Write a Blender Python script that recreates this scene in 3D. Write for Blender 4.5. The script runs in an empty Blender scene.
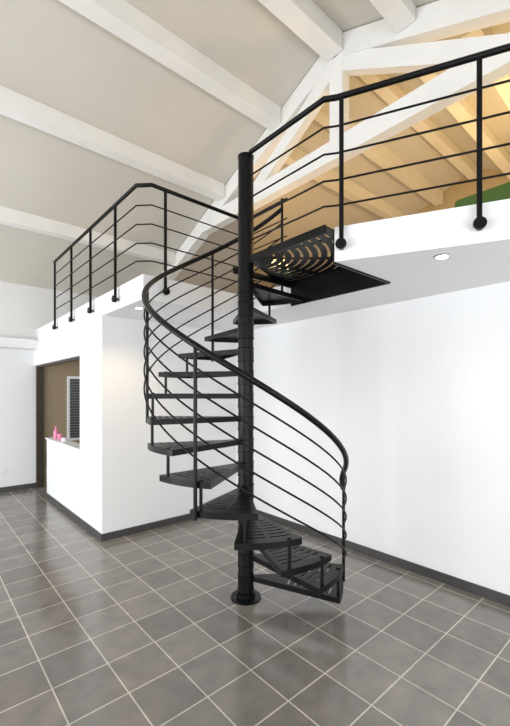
import bpy, math
from mathutils import Vector, Matrix

# ---------------------------------------------------------------- materials
def new_mat(name):
    m = bpy.data.materials.new(name); m.use_nodes = True
    nt = m.node_tree; b = nt.nodes["Principled BSDF"]
    return m, nt, b

def paint(name, col, rough=0.7, var=0.03, scale=3.0, bump=0.02, metallic=0.0, spec=0.5):
    m, nt, b = new_mat(name)
    tc = nt.nodes.new("ShaderNodeTexCoord")
    n = nt.nodes.new("ShaderNodeTexNoise"); n.inputs["Scale"].default_value = scale
    n.inputs["Detail"].default_value = 4
    nt.links.new(tc.outputs["Object"], n.inputs["Vector"])
    r = nt.nodes.new("ShaderNodeValToRGB")
    r.color_ramp.elements[0].position = 0.3; r.color_ramp.elements[1].position = 0.7
    r.color_ramp.elements[0].color = tuple(c*(1-var) for c in col)+(1,)
    r.color_ramp.elements[1].color = tuple(min(1, c*(1+var)) for c in col)+(1,)
    nt.links.new(n.outputs["Fac"], r.inputs["Fac"])
    nt.links.new(r.outputs["Color"], b.inputs["Base Color"])
    b.inputs["Roughness"].default_value = rough
    b.inputs["Metallic"].default_value = metallic
    b.inputs["Specular IOR Level"].default_value = spec
    if bump:
        n2 = nt.nodes.new("ShaderNodeTexNoise"); n2.inputs["Scale"].default_value = 180
        nt.links.new(tc.outputs["Object"], n2.inputs["Vector"])
        bp = nt.nodes.new("ShaderNodeBump"); bp.inputs["Strength"].default_value = bump
        bp.inputs["Distance"].default_value = 0.01
        nt.links.new(n2.outputs["Fac"], bp.inputs["Height"])
        nt.links.new(bp.outputs["Normal"], b.inputs["Normal"])
    return m

def emis(name, col, s):
    m, nt, b = new_mat(name)
    b.inputs["Base Color"].default_value = col+(1,)
    b.inputs["Emission Color"].default_value = col+(1,)
    b.inputs["Emission Strength"].default_value = s
    return m

M_WALL = paint("white_plaster", (0.80, 0.80, 0.80), 0.75, var=.012, scale=1.2)
M_CEIL = paint("cream_ceiling", (0.64, 0.605, 0.54), 0.85, var=0.03, scale=1.2)
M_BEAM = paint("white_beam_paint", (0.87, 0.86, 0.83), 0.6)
M_TAUPE = paint("taupe_paint", (0.28, 0.225, 0.17), 0.8)
M_OCHRE = paint("beige_brown_paint", (0.32, 0.25, 0.16), 0.8)
M_BLACK = paint("black_steel", (0.0035, 0.0035, 0.004), 0.33, var=0.2, scale=20, bump=0.0, spec=0.2)
M_BASE = paint("plinth_tile", (0.05, 0.048, 0.047), 0.4, var=0.15)
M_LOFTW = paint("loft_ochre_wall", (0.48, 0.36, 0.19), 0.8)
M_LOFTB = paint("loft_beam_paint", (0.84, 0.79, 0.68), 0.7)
M_GREEN = paint("green_fabric", (0.07, 0.13, 0.02), 0.8)
M_METAL = paint("brushed_metal", (0.6, 0.6, 0.6), 0.3, metallic=1.0, bump=0)
M_PINK = paint("pink_plastic", (0.8, 0.25, 0.4), 0.4, bump=0)
M_WPLAST = paint("white_plastic", (0.8, 0.8, 0.8), 0.4, bump=0)
M_BLIND = paint("grey_blind", (0.06, 0.063, 0.07), 0.5)
M_FRAME = paint("window_frame_paint", (0.04, 0.04, 0.045), 0.5)
M_WOOD = paint("dark_wood", (0.04, 0.028, 0.02), 0.5, var=.3, scale=12)
M_LAMP = emis("downlight_glow", (1.0, 0.90, 0.72), 25)
M_SHADE = emis("lampshade_glow", (1.0, 0.72, 0.32), 2.2)

def tile_mat():
    m, nt, b = new_mat("slate_floor_tiles")
    L = nt.links.new
    T = 0.30
    tc = nt.nodes.new("ShaderNodeTexCoord")
    br = nt.nodes.new("ShaderNodeTexBrick")
    br.offset = 0.0; br.squash = 1.0
    br.inputs["Scale"].default_value = 1.0
    br.inputs["Brick Width"].default_value = T
    br.inputs["Row Height"].default_value = T
    br.inputs["Mortar Size"].default_value = 0.0042
    br.inputs["Mortar Smooth"].default_value = 0.1
    br.inputs["Bias"].default_value = 0.0
    br.inputs["Color1"].default_value = (0.165, 0.150, 0.138, 1)
    br.inputs["Color2"].default_value = (0.235, 0.215, 0.198, 1)
    br.inputs["Mortar"].default_value = (0.56, 0.52, 0.45, 1)
    mp = nt.nodes.new("ShaderNodeMapping")
    mp.inputs["Location"].default_value = (0.04, 0.10, 0)
    L(tc.outputs["Object"], mp.inputs["Vector"]); L(mp.outputs["Vector"], br.inputs["Vector"])
    n = nt.nodes.new("ShaderNodeTexNoise"); n.inputs["Scale"].default_value = 6
    n.inputs["Detail"].default_value = 8; n.inputs["Roughness"].default_value = 0.6
    L(tc.outputs["Object"], n.inputs["Vector"])
    r = nt.nodes.new("ShaderNodeValToRGB")
    r.color_ramp.elements[0].position = 0.28; r.color_ramp.elements[0].color = (0.78, 0.785, 0.80, 1)
    r.color_ramp.elements[1].position = 0.74; r.color_ramp.elements[1].color = (1.22, 1.20, 1.16, 1)
    L(n.outputs["Fac"], r.inputs["Fac"])
    mx = nt.nodes.new("ShaderNodeMix"); mx.data_type = 'RGBA'; mx.blend_type = 'MULTIPLY'
    mx.inputs[0].default_value = 1.0
    L(br.outputs["Color"], mx.inputs[6]); L(r.outputs["Color"], mx.inputs[7])
    L(mx.outputs[2], b.inputs["Base Color"])
    mr = nt.nodes.new("ShaderNodeMapRange")
    mr.inputs["To Min"].default_value = 0.10; mr.inputs["To Max"].default_value = 0.26
    L(n.outputs["Fac"], mr.inputs["Value"]); L(mr.outputs["Result"], b.inputs["Roughness"])
    b.inputs["Specular IOR Level"].default_value = 0.85
    sub = nt.nodes.new("ShaderNodeMath"); sub.operation = 'MULTIPLY_ADD'
    sub.inputs[1].default_value = -1.0; L(br.outputs["Fac"], sub.inputs[0]); 
    ns = nt.nodes.new("ShaderNodeMath"); ns.operation = 'MULTIPLY'; ns.inputs[1].default_value = 0.5
    L(n.outputs["Fac"], ns.inputs[0]); L(ns.outputs[0], sub.inputs[2])
    bp = nt.nodes.new("ShaderNodeBump"); bp.inputs["Strength"].default_value = 0.3
    bp.inputs["Distance"].default_value = 0.003
    L(sub.outputs[0], bp.inputs["Height"]); L(bp.outputs["Normal"], b.inputs["Normal"])
    return m
M_TILE = tile_mat()

# ---------------------------------------------------------------- mesh builder
class MB:
    def __init__(s): s.v = []; s.f = []; s.sm = []
    def add(s, vs, fs, smooth=False):
        o = len(s.v); s.v += [tuple(p) for p in vs]
        for f in fs: s.f.append(tuple(i+o for i in f)); s.sm.append(smooth)
    def box(s, x0, x1, y0, y1, z0, z1):
        vs = [(x, y, z) for z in (z0, z1) for y in (y0, y1) for x in (x0, x1)]
        s.add(vs, [(0,2,3,1),(4,5,7,6),(0,1,5,4),(2,6,7,3),(0,4,6,2),(1,3,7,5)])
    def prism(s, pts, z0, z1):
        n = len(pts)
        vs = [(x, y, z0) for x, y in pts]+[(x, y, z1) for x, y in pts]
        fs = [tuple(range(n))[::-1], tuple(range(n, 2*n))]
        fs += [(i, (i+1) % n, n+(i+1) % n, n+i) for i in range(n)]
        s.add(vs, fs)
    def prism_x(s, pts, x0, x1):
        n = len(pts)
        vs = [(x0, y, z) for y, z in pts]+[(x1, y, z) for y, z in pts]
        fs = [tuple(range(n))[::-1], tuple(range(n, 2*n))]
        fs += [(i, (i+1) % n, n+(i+1) % n, n+i) for i in range(n)]
        s.add(vs, fs)
    def tube(s, pts, r, seg=10):
        pts = [Vector(p) for p in pts]; n = len(pts)
        rings = []; prev = None
        for i, p in enumerate(pts):
            if i == 0: t = pts[1]-p
            elif i == n-1: t = p-pts[i-1]
            else: t = (pts[i+1]-p).normalized()+(p-pts[i-1]).normalized()
            t.normalize()
            if prev is None:
                a = Vector((0, 0, 1)) if abs(t.z) < 0.9 else Vector((1, 0, 0))
                u = (a - t*a.dot(t)).normalized()
            else:
                u = (prev - t*prev.dot(t)).normalized()
            prev = u; w = t.cross(u)
            rings.append([p + (u*math.cos(2*math.pi*k/seg)+w*math.sin(2*math.pi*k/seg))*r for k in range(seg)])
        vs = [q for R in rings for q in R]
        fs = []
        for i in range(n-1):
            for k in range(seg):
                k2 = (k+1) % seg
                fs.append((i*seg+k, i*seg+k2, (i+1)*seg+k2, (i+1)*seg+k))
        s.add(vs, fs, True)
        s.add(rings[0], [tuple(range(seg))[::-1]]); s.add(rings[-1], [tuple(range(seg))])
    def lathe(s, c, prof, seg=32):
        vs = []; fs = []; n = len(prof)
        for r, z in prof:
            for k in range(seg):
                a = 2*math.pi*k/seg
                vs.append((c[0]+r*math.cos(a), c[1]+r*math.sin(a), c[2]+z))
        for i in range(n-1):
            for k in range(seg):
                k2 = (k+1) % seg
                fs.append((i*seg+k, i*seg+k2, (i+1)*seg+k2, (i+1)*seg+k))
        s.add(vs, fs, False)
        s.add(vs[:seg], [tuple(range(seg))[::-1]]); s.add(vs[-seg:], [tuple(range(seg))])
    def member(s, p, q, w, h):
        p = Vector(p); q = Vector(q); t = (q-p).normalized()
        X = Vector((1, 0, 0)); N = t.cross(X).normalized()
        vs = []
        for e in (p, q):
            for a, b in ((-1,-1),(1,-1),(1,1),(-1,1)):
                vs.append(e+X*a*w/2+N*b*h/2)
        s.add(vs, [(0,3,2,1),(4,5,6,7),(0,1,5,4),(1,2,6,5),(2,3,7,6),(3,0,4,7)])
    def build(s, name, mat, parent=None):
        me = bpy.data.meshes.new(name); me.from_pydata(s.v, [], s.f)
        me.polygons.foreach_set("use_smooth", s.sm)
        me.materials.append(mat)
        import bmesh
        bm = bmesh.new(); bm.from_mesh(me)
        bmesh.ops.recalc_face_normals(bm, faces=bm.faces)
        bm.to_mesh(me); bm.free(); me.update()
        o = bpy.data.objects.new(name, me)
        bpy.context.scene.collection.objects.link(o)
        if parent: o.parent = parent
        return o

def empty(name, loc=(0,0,0)):
    e = bpy.data.objects.new(name, None); e.empty_display_size = 0.2
    bpy.context.scene.collection.objects.link(e)
    return e

# ---------------------------------------------------------------- dimensions
SOF, SLAB = 2.44, 2.66
XB = 3.36
YA = 4.23
YF = 7.40
XL, YN = -4.5, -2.3
RIDGE_Y, S = 2.55, 0.42
def roof(y): return 3.4+S*(YF-y) if y >= RIDGE_Y else 3.4+S*(YF-RIDGE_Y)-S*(RIDGE_Y-y)
XG = 7.2
XT = 3.45

# ---------------------------------------------------------------- shell
b = MB(); b.box(XL-.2, XG+.2, YN-.2, YF+.2, -0.15, 0); b.build("floor", M_TILE)

b = MB()
b.prism_x([(YF+.3, roof(YF+.3)), (RIDGE_Y, roof(RIDGE_Y)), (YN-.3, roof(YN-.3)),
           (YN-.3, roof(YN-.3)+.2), (RIDGE_Y, roof(RIDGE_Y)+.2), (YF+.3, roof(YF+.3)+.2)], XL-.3, XG+.3)
b.build("ceiling", M_CEIL)

b = MB(); b.box(XB, XB+.14, YN, YF, 0, SOF); b.build("wall_right", M_WALL)
b = MB(); b.box(1.52, XB, YA, YA+.12, 0, SOF); b.build("wall_alcove", M_WALL)
b = MB()
b.box(1.52, 1.64, YA+.12, 4.98, 0, SOF)
b.box(1.52, 1.64, 4.98, 6.55, 0, 0.90)
b.box(1.52, 1.64, 4.98, YF, 2.06, SOF)
b.build("wall_bar", M_WALL)
b = MB(); b.box(1.50, 1.67, 4.98, 6.56, 0.90, 0.92); b.build("trim_counter", M_WPLAST)
b = MB(); b.box(1.55, 1.66, YF-.05, YF, 0, 2.06); b.box(1.56, 1.62, 4.98, YF-.05, 2.03, 2.06)
b.build("trim_passage_frame", M_WOOD)
b = MB(); b.box(XL, 1.64, YF, YF+.15, 0, 3.42); b.box(1.64, XG, YF, YF+.15, SLAB, 3.42)
b.build("wall_far", M_WALL)
b = MB(); b.box(1.64, XB, YF, YF+.15, 0, SOF); b.build("wall_kitchen", M_OCHRE)
b = MB(); b.box(XL, 1.52, YF-.28, YF, 2.32, 2.47); b.build("trim_bulkhead", M_WALL)

b = MB()
for x0, x1 in ((XL, -3.6), (-1.0, -0.2), (2.4, XG)): b.box(x0, x1, YN-.2, YN, 0, 3.42)
for x0, x1 in ((-3.6, -1.0), (-0.2, 2.4)): b.box(x0, x1, YN-.2, YN, 2.4, 3.42)
b.build("wall_near", M_WALL)
b = MB()
for y0, y1 in ((YN, -1.6), (1.0, 1.5), (4.1, 4.6), (7.0, YF)): b.box(XL-.2, XL, y0, y1, 0, 2.5)
b.prism_x([(YN, 2.5), (YF, 2.5), (YF, roof(YF)), (RIDGE_Y, roof(RIDGE_Y)), (YN, roof(YN))], XL-.2, XL)
b.build("wall_left", M_WALL)
def frame_x(name, y0, y1, z1):
    f = MB(); w = .05
    f.box(XL-.12, XL-.06, y0, y0+w, 0, z1); f.box(XL-.12, XL-.06, y1-w, y1, 0, z1)
    f.box(XL-.12, XL-.06, (y0+y1)/2-w/2, (y0+y1)/2+w/2, w, z1-w)
    f.box(XL-.12, XL-.06, y0+w, y1-w, 0, w); f.box(XL-.12, XL-.06, y0+w, y1-w, z1-w, z1)
    f.build(name, M_FRAME)
def frame_y(name, x0, x1, z1):
    f = MB(); w = .05
    f.box(x0, x0+w, YN-.12, YN-.06, 0, z1); f.box(x1-w, x1, YN-.12, YN-.06, 0, z1)
    f.box((x0+x1)/2-w/2, (x0+x1)/2+w/2, YN-.12, YN-.06, w, z1-w)
    f.box(x0+w, x1-w, YN-.12, YN-.06, 0, w); f.box(x0+w, x1-w, YN-.12, YN-.06, z1-w, z1)
    f.build(name, M_FRAME)
frame_x("window_1", -1.6, 1.0, 2.5); frame_x("window_2", 1.5, 4.1, 2.5); frame_x("window_3", 4.6, 7.0, 2.5)
frame_y("window_4", -3.6, -1.0, 2.4); frame_y("window_5", -0.2, 2.4, 2.4)

b = MB()
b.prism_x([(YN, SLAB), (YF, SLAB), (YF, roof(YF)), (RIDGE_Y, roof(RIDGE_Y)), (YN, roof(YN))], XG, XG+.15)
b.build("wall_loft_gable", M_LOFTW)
b = MB()
b.prism_x([(4.15, SLAB), (YF, SLAB), (YF, roof(YF)), (4.15, roof(4.15))], XT+.07, XT+.17)
b.build("wall_loft_partition", M_TAUPE)

e0 = Vector((2.02, 1.53)); ed = Vector((0.332, -0.677)).normalized()
tt = (XT-e0.x)/ed.x; e1 = e0+ed*tt
b = MB()
b.prism([(1.53, 3.25), (2.72, 3.25), (2.72, 1.53), (e0.x, e0.y), (e1.x, e1.y), (e1.x, YN), (XG, YN), (XG, YF), (1.53, YF)], SOF, SLAB)
b.build("mezzanine_floor", M_WALL)

b = MB(); b.box(XB-.012, XB, YN, YA-.012, 0, .08); b.build("baseboard_right", M_BASE)
b = MB(); b.box(1.508, XB-.012, YA-.012, YA, 0, .08); b.build("baseboard_alcove", M_BASE)
b = MB(); b.box(1.508, 1.52, YA, 6.55, 0, .08); b.build("baseboard_bar", M_BASE)
b = MB(); b.box(XL, 1.55, YF-.012, YF, 0, .08); b.build("baseboard_far", M_BASE)

def beam(name, y, w, h, x0, x1, mat):
    m = MB(); g = .002
    top = [(y+w, roof(y+w)-g), (y-w, roof(y-w)-g)]
    if abs(y-RIDGE_Y) < w: top.insert(1, (RIDGE_Y, roof(RIDGE_Y)-g))
    zb = min(t[1] for t in top)-h
    m.prism_x([(y-w, zb), (y+w, zb)]+top, x0, x1); m.build(name, mat)
for y, w_ in ((6.0, .07), (4.58, .08), (3.45, .09), (1.75, .09), (0.8, .09), (-0.5, .09)): beam("ceiling_beam", y, w_, .12, XL+.01, XT-.08, M_BEAM)
beam("ridge_beam", RIDGE_Y, .1, .2, XL+.01, XT-.08, M_BEAM)
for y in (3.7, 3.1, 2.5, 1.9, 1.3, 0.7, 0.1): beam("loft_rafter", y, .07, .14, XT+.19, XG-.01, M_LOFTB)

tr = empty("roof_truss")
zr = roof(RIDGE_Y); TZ = 4.22
b = MB(); b.member((XT, YF-.05, roof(YF)-.12), (XT, RIDGE_Y, zr-.13), .14, .22)
b.member((XT, RIDGE_Y, zr-.13), (XT, YN+.05, roof(YN)-.12), .14, .22); b.build("principal_rafters", M_BEAM, tr)
b = MB(); b.member((XT, 5.3, TZ), (XT, -0.3, TZ), .13, .22); b.build("tie_beam", M_BEAM, tr)
b = MB(); b.member((XT, RIDGE_Y-.001, TZ+.1), (XT, RIDGE_Y, zr-.15), .12, .17); b.build("king_post", M_BEAM, tr)
b = MB(); b.member((XT, 3.95, TZ+.05), (XT, RIDGE_Y+.05, 5.12), .11, .17)
b.member((XT, 1.0, TZ+.05), (XT, RIDGE_Y-.05, 5.12), .11, .17); b.build("struts", M_BEAM, tr)

# ---------------------------------------------------------------- spiral staircase
PX, PY = 1.95, 2.33
RT, RR = 0.745, 0.765
NT = 14; RISE = SLAB/15; DA = 22.0
def phi(a): return math.radians(-131.28-a)
def P(a, r, z): return (PX+r*math.cos(phi(a)), PY+r*math.sin(phi(a)), z)
st = empty("spiral_staircase")
b = MB()
b.lathe((PX, PY, 0), [(.118, 0), (.118, .012), (.075, .014), (.075, .05), (.060, .052), (.060, 3.43), (.063, 3.432), (.063, 3.45), (.03, 3.46)], 40)
b.build("central_pole", M_BLACK, st)

def cells(mb, rs, angs, depth, z, clampf=None):
    nr, na = len(rs)-1, len(angs)-1
    def pt(i, j, zz):
        p = P(angs[j], rs[i], zz)
        return clampf(p) if clampf else p
    def D(i, j): return depth(i, j) if 0 <= i < nr and 0 <= j < na else 0
    for i in range(nr):
        for j in range(na):
            d = D(i, j)
            if d <= 0: continue
            q = [(i, j), (i+1, j), (i+1, j+1), (i, j+1)]
            mb.add([pt(a, c, z) for a, c in q], [(0, 1, 2, 3)])
            mb.add([pt(a, c, z-d) for a, c in q], [(3, 2, 1, 0)])
            for (a, c), nb in (((0, 1), (i, j-1)), ((1, 2), (i+1, j)), ((2, 3), (i, j+1)), ((3, 0), (i-1, j))):
                dn = D(*nb)
                if dn < d:
                    A, C = q[a], q[c]
                    mb.add([pt(*A, z-dn), pt(*C, z-dn), pt(*C, z-d), pt(*A, z-d)], [(0, 1, 2, 3)])

rs = [.055, .16]; slot = [False]
r = .34; rs.append(r); slot.append(False)
while r+.052 < .715:
    rs.append(r+.014); slot.append(True)
    rs.append(r+.052); slot.append(False); r += .052
rs.append(RT-.008); slot.append(False)
rs.append(RT); slot.append(False)
for n in range(1, NT+1):
    mb = MB(); z = RISE*n
    far = -62+DA*(n-1); near = far-33
    A = [near, near+.8]
    for k in range(1, 16): A.append(near+.8+(33-1.6)*k/16)
    A += [far-.8, far]
    na = len(A)-1; nr = len(rs)-1
    def dep(i, j):
        if j == 0 or j == na-1 or i == nr-1: return .040
        if slot[i] and (2 <= j <= 7 or 9 <= j <= na-3): return 0
        return .006
    cells(mb, rs, A, dep, z)
    mb.lathe((PX, PY, z-RISE*.62), [(.062, 0), (.0655, .002), (.0655, .014), (.0625, .016), (.0625, RISE*.62-.004), (.066, RISE*.62), (.066, RISE*.62+.004)], 32)
    mb.build("tread_%d" % n, M_BLACK, st)

def hz(a): return RISE*(1+(a+78.5)/DA)
HR = .90
b = MB()
for n in range(1, NT):
    far = -62+DA*(n-1); a = far-5
    b.tube([P(a, RT-.025, RISE*n-.03), P(a, RT-.025, RISE*(n+1)-.004)], .011, 8)
    b.tube([P(a, RT-.025, RISE*(n+1)), P(a, RT-.025, RISE*(n+1)+.008)], .015, 8)
b.build("spacer_struts", M_BLACK, st)
b = MB()
for a, n in ((-90, 1), (22, 5), (88, 8), (154, 11)):
    b.tube([P(a, RR, RISE*n-.05), P(a, RR, hz(a)+HR)], .012, 10)
    b.tube([P(a, RR-.04, RISE*n-.02), P(a, RR, RISE*n-.02)], .01, 8)
aE = 206
b.tube([P(aE, RR-.01, RISE*14-.03), P(aE, RR-.01, 3.46)], .012, 10)
b.build("balusters", M_BLACK, st)
b = MB()
pts = [P(-91, RR, hz(-93)+HR-.11), P(-93.5, RR, hz(-93)+HR-.08), P(-94, RR, hz(-93)+HR-.045), P(-92.5, RR, hz(-92)+HR-.015)]
a = -90
while a <= aE:
    pts.append(P(a, RR, hz(a)+HR)); a += 4
b.tube(pts, .020, 12)
b.build("handrail", M_BLACK, st)
b = MB()
for k in range(5):
    o = HR-.135*(k+1)
    pts = []; a = -90
    while a <= aE: pts.append(P(a, RR, hz(a)+o)); a += 4
    b.tube(pts, .0065, 8)
b.build("infill_rods", M_BLACK, st)

LX0, LX1, LY0, LY1 = 1.93, 2.715, 1.535, 2.56
mb = MB()
rs2 = [.055, .22]; sl2 = [False]; r = .22
while r < 1.12:
    rs2.append(r+.022); sl2.append(True); rs2.append(r+.068); sl2.append(False); r += .068
A2 = [205+2*k for k in range(0, 59)]
def inside(p): return LX0 <= p[0] <= LX1 and LY0 <= p[1] <= LY1
def clampf(p): return (min(max(p[0], LX0), LX1), min(max(p[1], LY0), LY1), p[2])
def dep2(i, j):
    c = P((A2[j]+A2[j+1])/2, (rs2[i]+rs2[i+1])/2, 0)
    if i > 0 and not inside(c): return 0
    if sl2[i]:
        m = .05
        if LX0+m < c[0] < LX1-m and LY0+m < c[1] < LY1-m and (j % 16) not in (0, 1): return 0
    return .008
cells(mb, rs2, A2, dep2, SLAB-.005, clampf)
mb.box(LX1-.012, LX1, LY0, LY1, SOF-.01, SLAB-.005)
mb.box(2.03, LX1-.012, LY0, LY0+.012, SOF-.01, SLAB-.005)
mb.box(LX0, LX0+.012, LY0, PY, SLAB-.06, SLAB-.005)
mb.box(PX+.05, LX1-.012, LY1-.012, LY1, SLAB-.06, SLAB-.005)
mb.build("landing", M_BLACK, st)

# ---------------------------------------------------------------- mezzanine railings
RZ = 3.46; RODS = [3.28, 3.11, 2.94, 2.78]
def guard(paths, e, n1="top_rail", n2="infill_rods"):
    m = MB()
    for path in paths: m.tube([(x, y, RZ) for x, y in path], .018, 12)
    m.build(n1, M_BLACK, e)
    m = MB()
    for path in paths:
        for z in RODS: m.tube([(x, y, z) for x, y in path], .0065, 8)
    m.build(n2, M_BLACK, e)
def railing(name, path, posts, normals):
    e = empty(name)
    guard([path], e)
    m = MB()
    for (x, y), nrm in zip(posts, normals):
        m.tube([(x, y, 2.50), (x, y, RZ)], .0145, 12)
        n = Vector((nrm[0], nrm[1], 0)).normalized()
        c = Vector((x, y, 2.53))
        m.tube([c-n*.034, c+n*.024], .012, 10)
        m.tube([c+n*.010, c+n*.026], .034, 20)
    m.build("posts", M_BLACK, e)
    return e
xl = 1.495; yl = 3.215
railing("mezzanine_railing", [(xl, 6.02), (xl, yl+.10), (xl+.10, yl), (2.68, yl)],
        [(xl, 6.00), (xl, 5.23), (xl, 4.52), (xl, 3.80), (1.73, yl), (2.66, yl)],
        [(-1, 0)]*4+[(0, -1)]*2)
nrm = Vector((-0.898, -0.44))
q0 = e0+nrm*.035-ed*(-.02)
railing("mezzanine_railing", [tuple(q0), tuple(q0+ed*2.85)],
        [tuple(q0+ed*(.03+.755*k)) for k in range(4)], [tuple(nrm)]*4)
guard([[(PX, PY-.055), (PX, 1.56), tuple(q0)], [(2.69, yl-.03), (2.69, 2.60)]], st, "landing_top_rail", "landing_rods")

# ---------------------------------------------------------------- small things
def downlight(x, y, en):
    e = empty("downlight")
    m = MB(); m.lathe((x, y, SOF-.008), [(.045, 0), (.05, .004), (.05, .0078)], 28); m.build("ring", M_METAL, e)
    m = MB(); m.lathe((x, y, SOF-.0095), [(.032, 0), (.034, .0012)], 24); m.build("bulb", M_LAMP, e)
    l = bpy.data.lights.new("downlight_spot", 'SPOT'); l.energy = en; l.color = (1, .80, .52)
    l.spot_size = math.radians(140); l.spot_blend = .8; l.shadow_soft_size = .04
    o = bpy.data.objects.new("downlight_spot", l); o.location = (x, y, SOF-.02)
    bpy.context.scene.collection.objects.link(o); o.parent = e
downlight(2.43, 1.03, 18); downlight(1.66, 3.62, 32)

kb = MB(); kb.box(2.04, 3.1, YF-.03, YF, .75, 1.9)
kb.build("window_kitchen", M_WPLAST)
kb = MB()
for k in range(22): kb.box(2.08, 3.06, YF-.045, YF-.031, .80+k*.048, .80+k*.048+.043)
kb.build("venetian_blind", M_BLIND)

m = MB(); m.lathe((1.585, 6.30, .92), [(.03, 0), (.034, .01), (.034, .11), (.014, .14), (.014, .16), (.018, .162), (.018, .18)], 20)
m.build("soap_bottle", M_PINK)
m = MB(); m.lathe((1.585, 6.08, .92), [(.028, 0), (.036, .09), (.033, .09), (.026, .008)], 20); m.build("drinking_cup", M_PINK)
m = MB(); m.lathe((1.585, 5.86, .92), [(.04, 0), (.045, .03), (.04, .05), (.02, .055)], 20); m.build("small_bowl", M_WPLAST)
m = MB(); m.box(1.02, 1.10, YF-.012, YF, .28, .36); m.box(1.045, 1.075, YF-.016, YF-.012, .305, .335)
m.build("wall_outlet", M_WPLAST)

e = empty("floor_lamp")
lx, ly = 3.95, 3.98
m = MB(); m.lathe((lx, ly, SLAB), [(.13, 0), (.13, .02), (.012, .03), (.012, .75)], 24); m.build("stand", M_BLACK, e)
m = MB(); m.lathe((lx, ly, SLAB+.62), [(.16, 0), (.12, .24)], 28); m.build("shade", M_SHADE, e)
e = empty("armchair")
m = MB()
ax = 3.66
m.box(ax, ax+.16, .85, 1.45, SLAB+.10, SLAB+.68)
m.box(ax+.16, ax+.78, .95, 1.35, SLAB+.10, SLAB+.40)
m.box(ax+.16, ax+.78, .85, .95, SLAB+.10, SLAB+.54); m.box(ax+.16, ax+.78, 1.35, 1.45, SLAB+.10, SLAB+.54)
u = m.build("upholstery", M_GREEN, e)
bv = u.modifiers.new("bevel", 'BEVEL'); bv.width = .03; bv.segments = 3
m = MB()
for x in (ax+.06, ax+.72):
    for y in (.90, 1.40): m.tube([(x, y, SLAB), (x, y, SLAB+.11)], .02)
m.build("legs", M_BLACK, e)

# ---------------------------------------------------------------- lights
def area(name, loc, rot, sx, sy, p, col):
    l = bpy.data.lights.new(name, 'AREA'); l.shape = 'RECTANGLE'; l.size = sx; l.size_y = sy
    l.energy = p; l.color = col
    o = bpy.data.objects.new(name, l); o.location = loc; o.rotation_euler = rot
    bpy.context.scene.collection.objects.link(o)
R = math.radians
for i, y in enumerate((-.3, 2.8, 5.8)):
    area("window_daylight", (XL-.02, y, 1.25), (0, R(-90), 0), 2.3, 2.5, (55, 140, 175)[i], (.93, .965, 1))
for x in (-2.3, 1.1):
    area("window_daylight", (x, YN-.02, 1.25), (R(90), 0, 0), 2.5, 2.3, (82 if x < 0 else 60), (.97, .98, 1))
def point(name, loc, p, col, r=.1):
    l = bpy.data.lights.new(name, 'POINT'); l.energy = p; l.color = col; l.shadow_soft_size = r
    o = bpy.data.objects.new(name, l); o.location = loc; bpy.context.scene.collection.objects.link(o)
point("loft_lamp_bulb", (lx+.3, ly-.1, SLAB+.9), 15, (1, .64, .30))
point("loft_bulb", (5.2, 1.2, 3.8), 66, (1, .68, .30), .12)
point("kitchen_fill", (2.5, 6.0, 2.2), 6, (1, .92, .75), .08)  # added fill light to lift the kitchen window and blind, no fixture behind it

w = bpy.data.worlds.new("World"); bpy.context.scene.world = w; w.use_nodes = True
bg = w.node_tree.nodes["Background"]; bg.inputs[0].default_value = (.87, .93, 1, 1); bg.inputs[1].default_value = 1.5

# ---------------------------------------------------------------- camera
cd = bpy.data.cameras.new("camera"); cam = bpy.data.objects.new("camera", cd)
bpy.context.scene.collection.objects.link(cam)
cam.location = (0, 0, 1.6); cam.rotation_euler = (R(90), 0, R(-41.28))
cd.sensor_fit = 'VERTICAL'; cd.sensor_height = 36; cd.lens = 388/726*36; cd.shift_y = 30/726
cd.clip_start = .05
bpy.context.scene.camera = cam
bpy.context.scene.view_settings.view_transform = 'Standard'
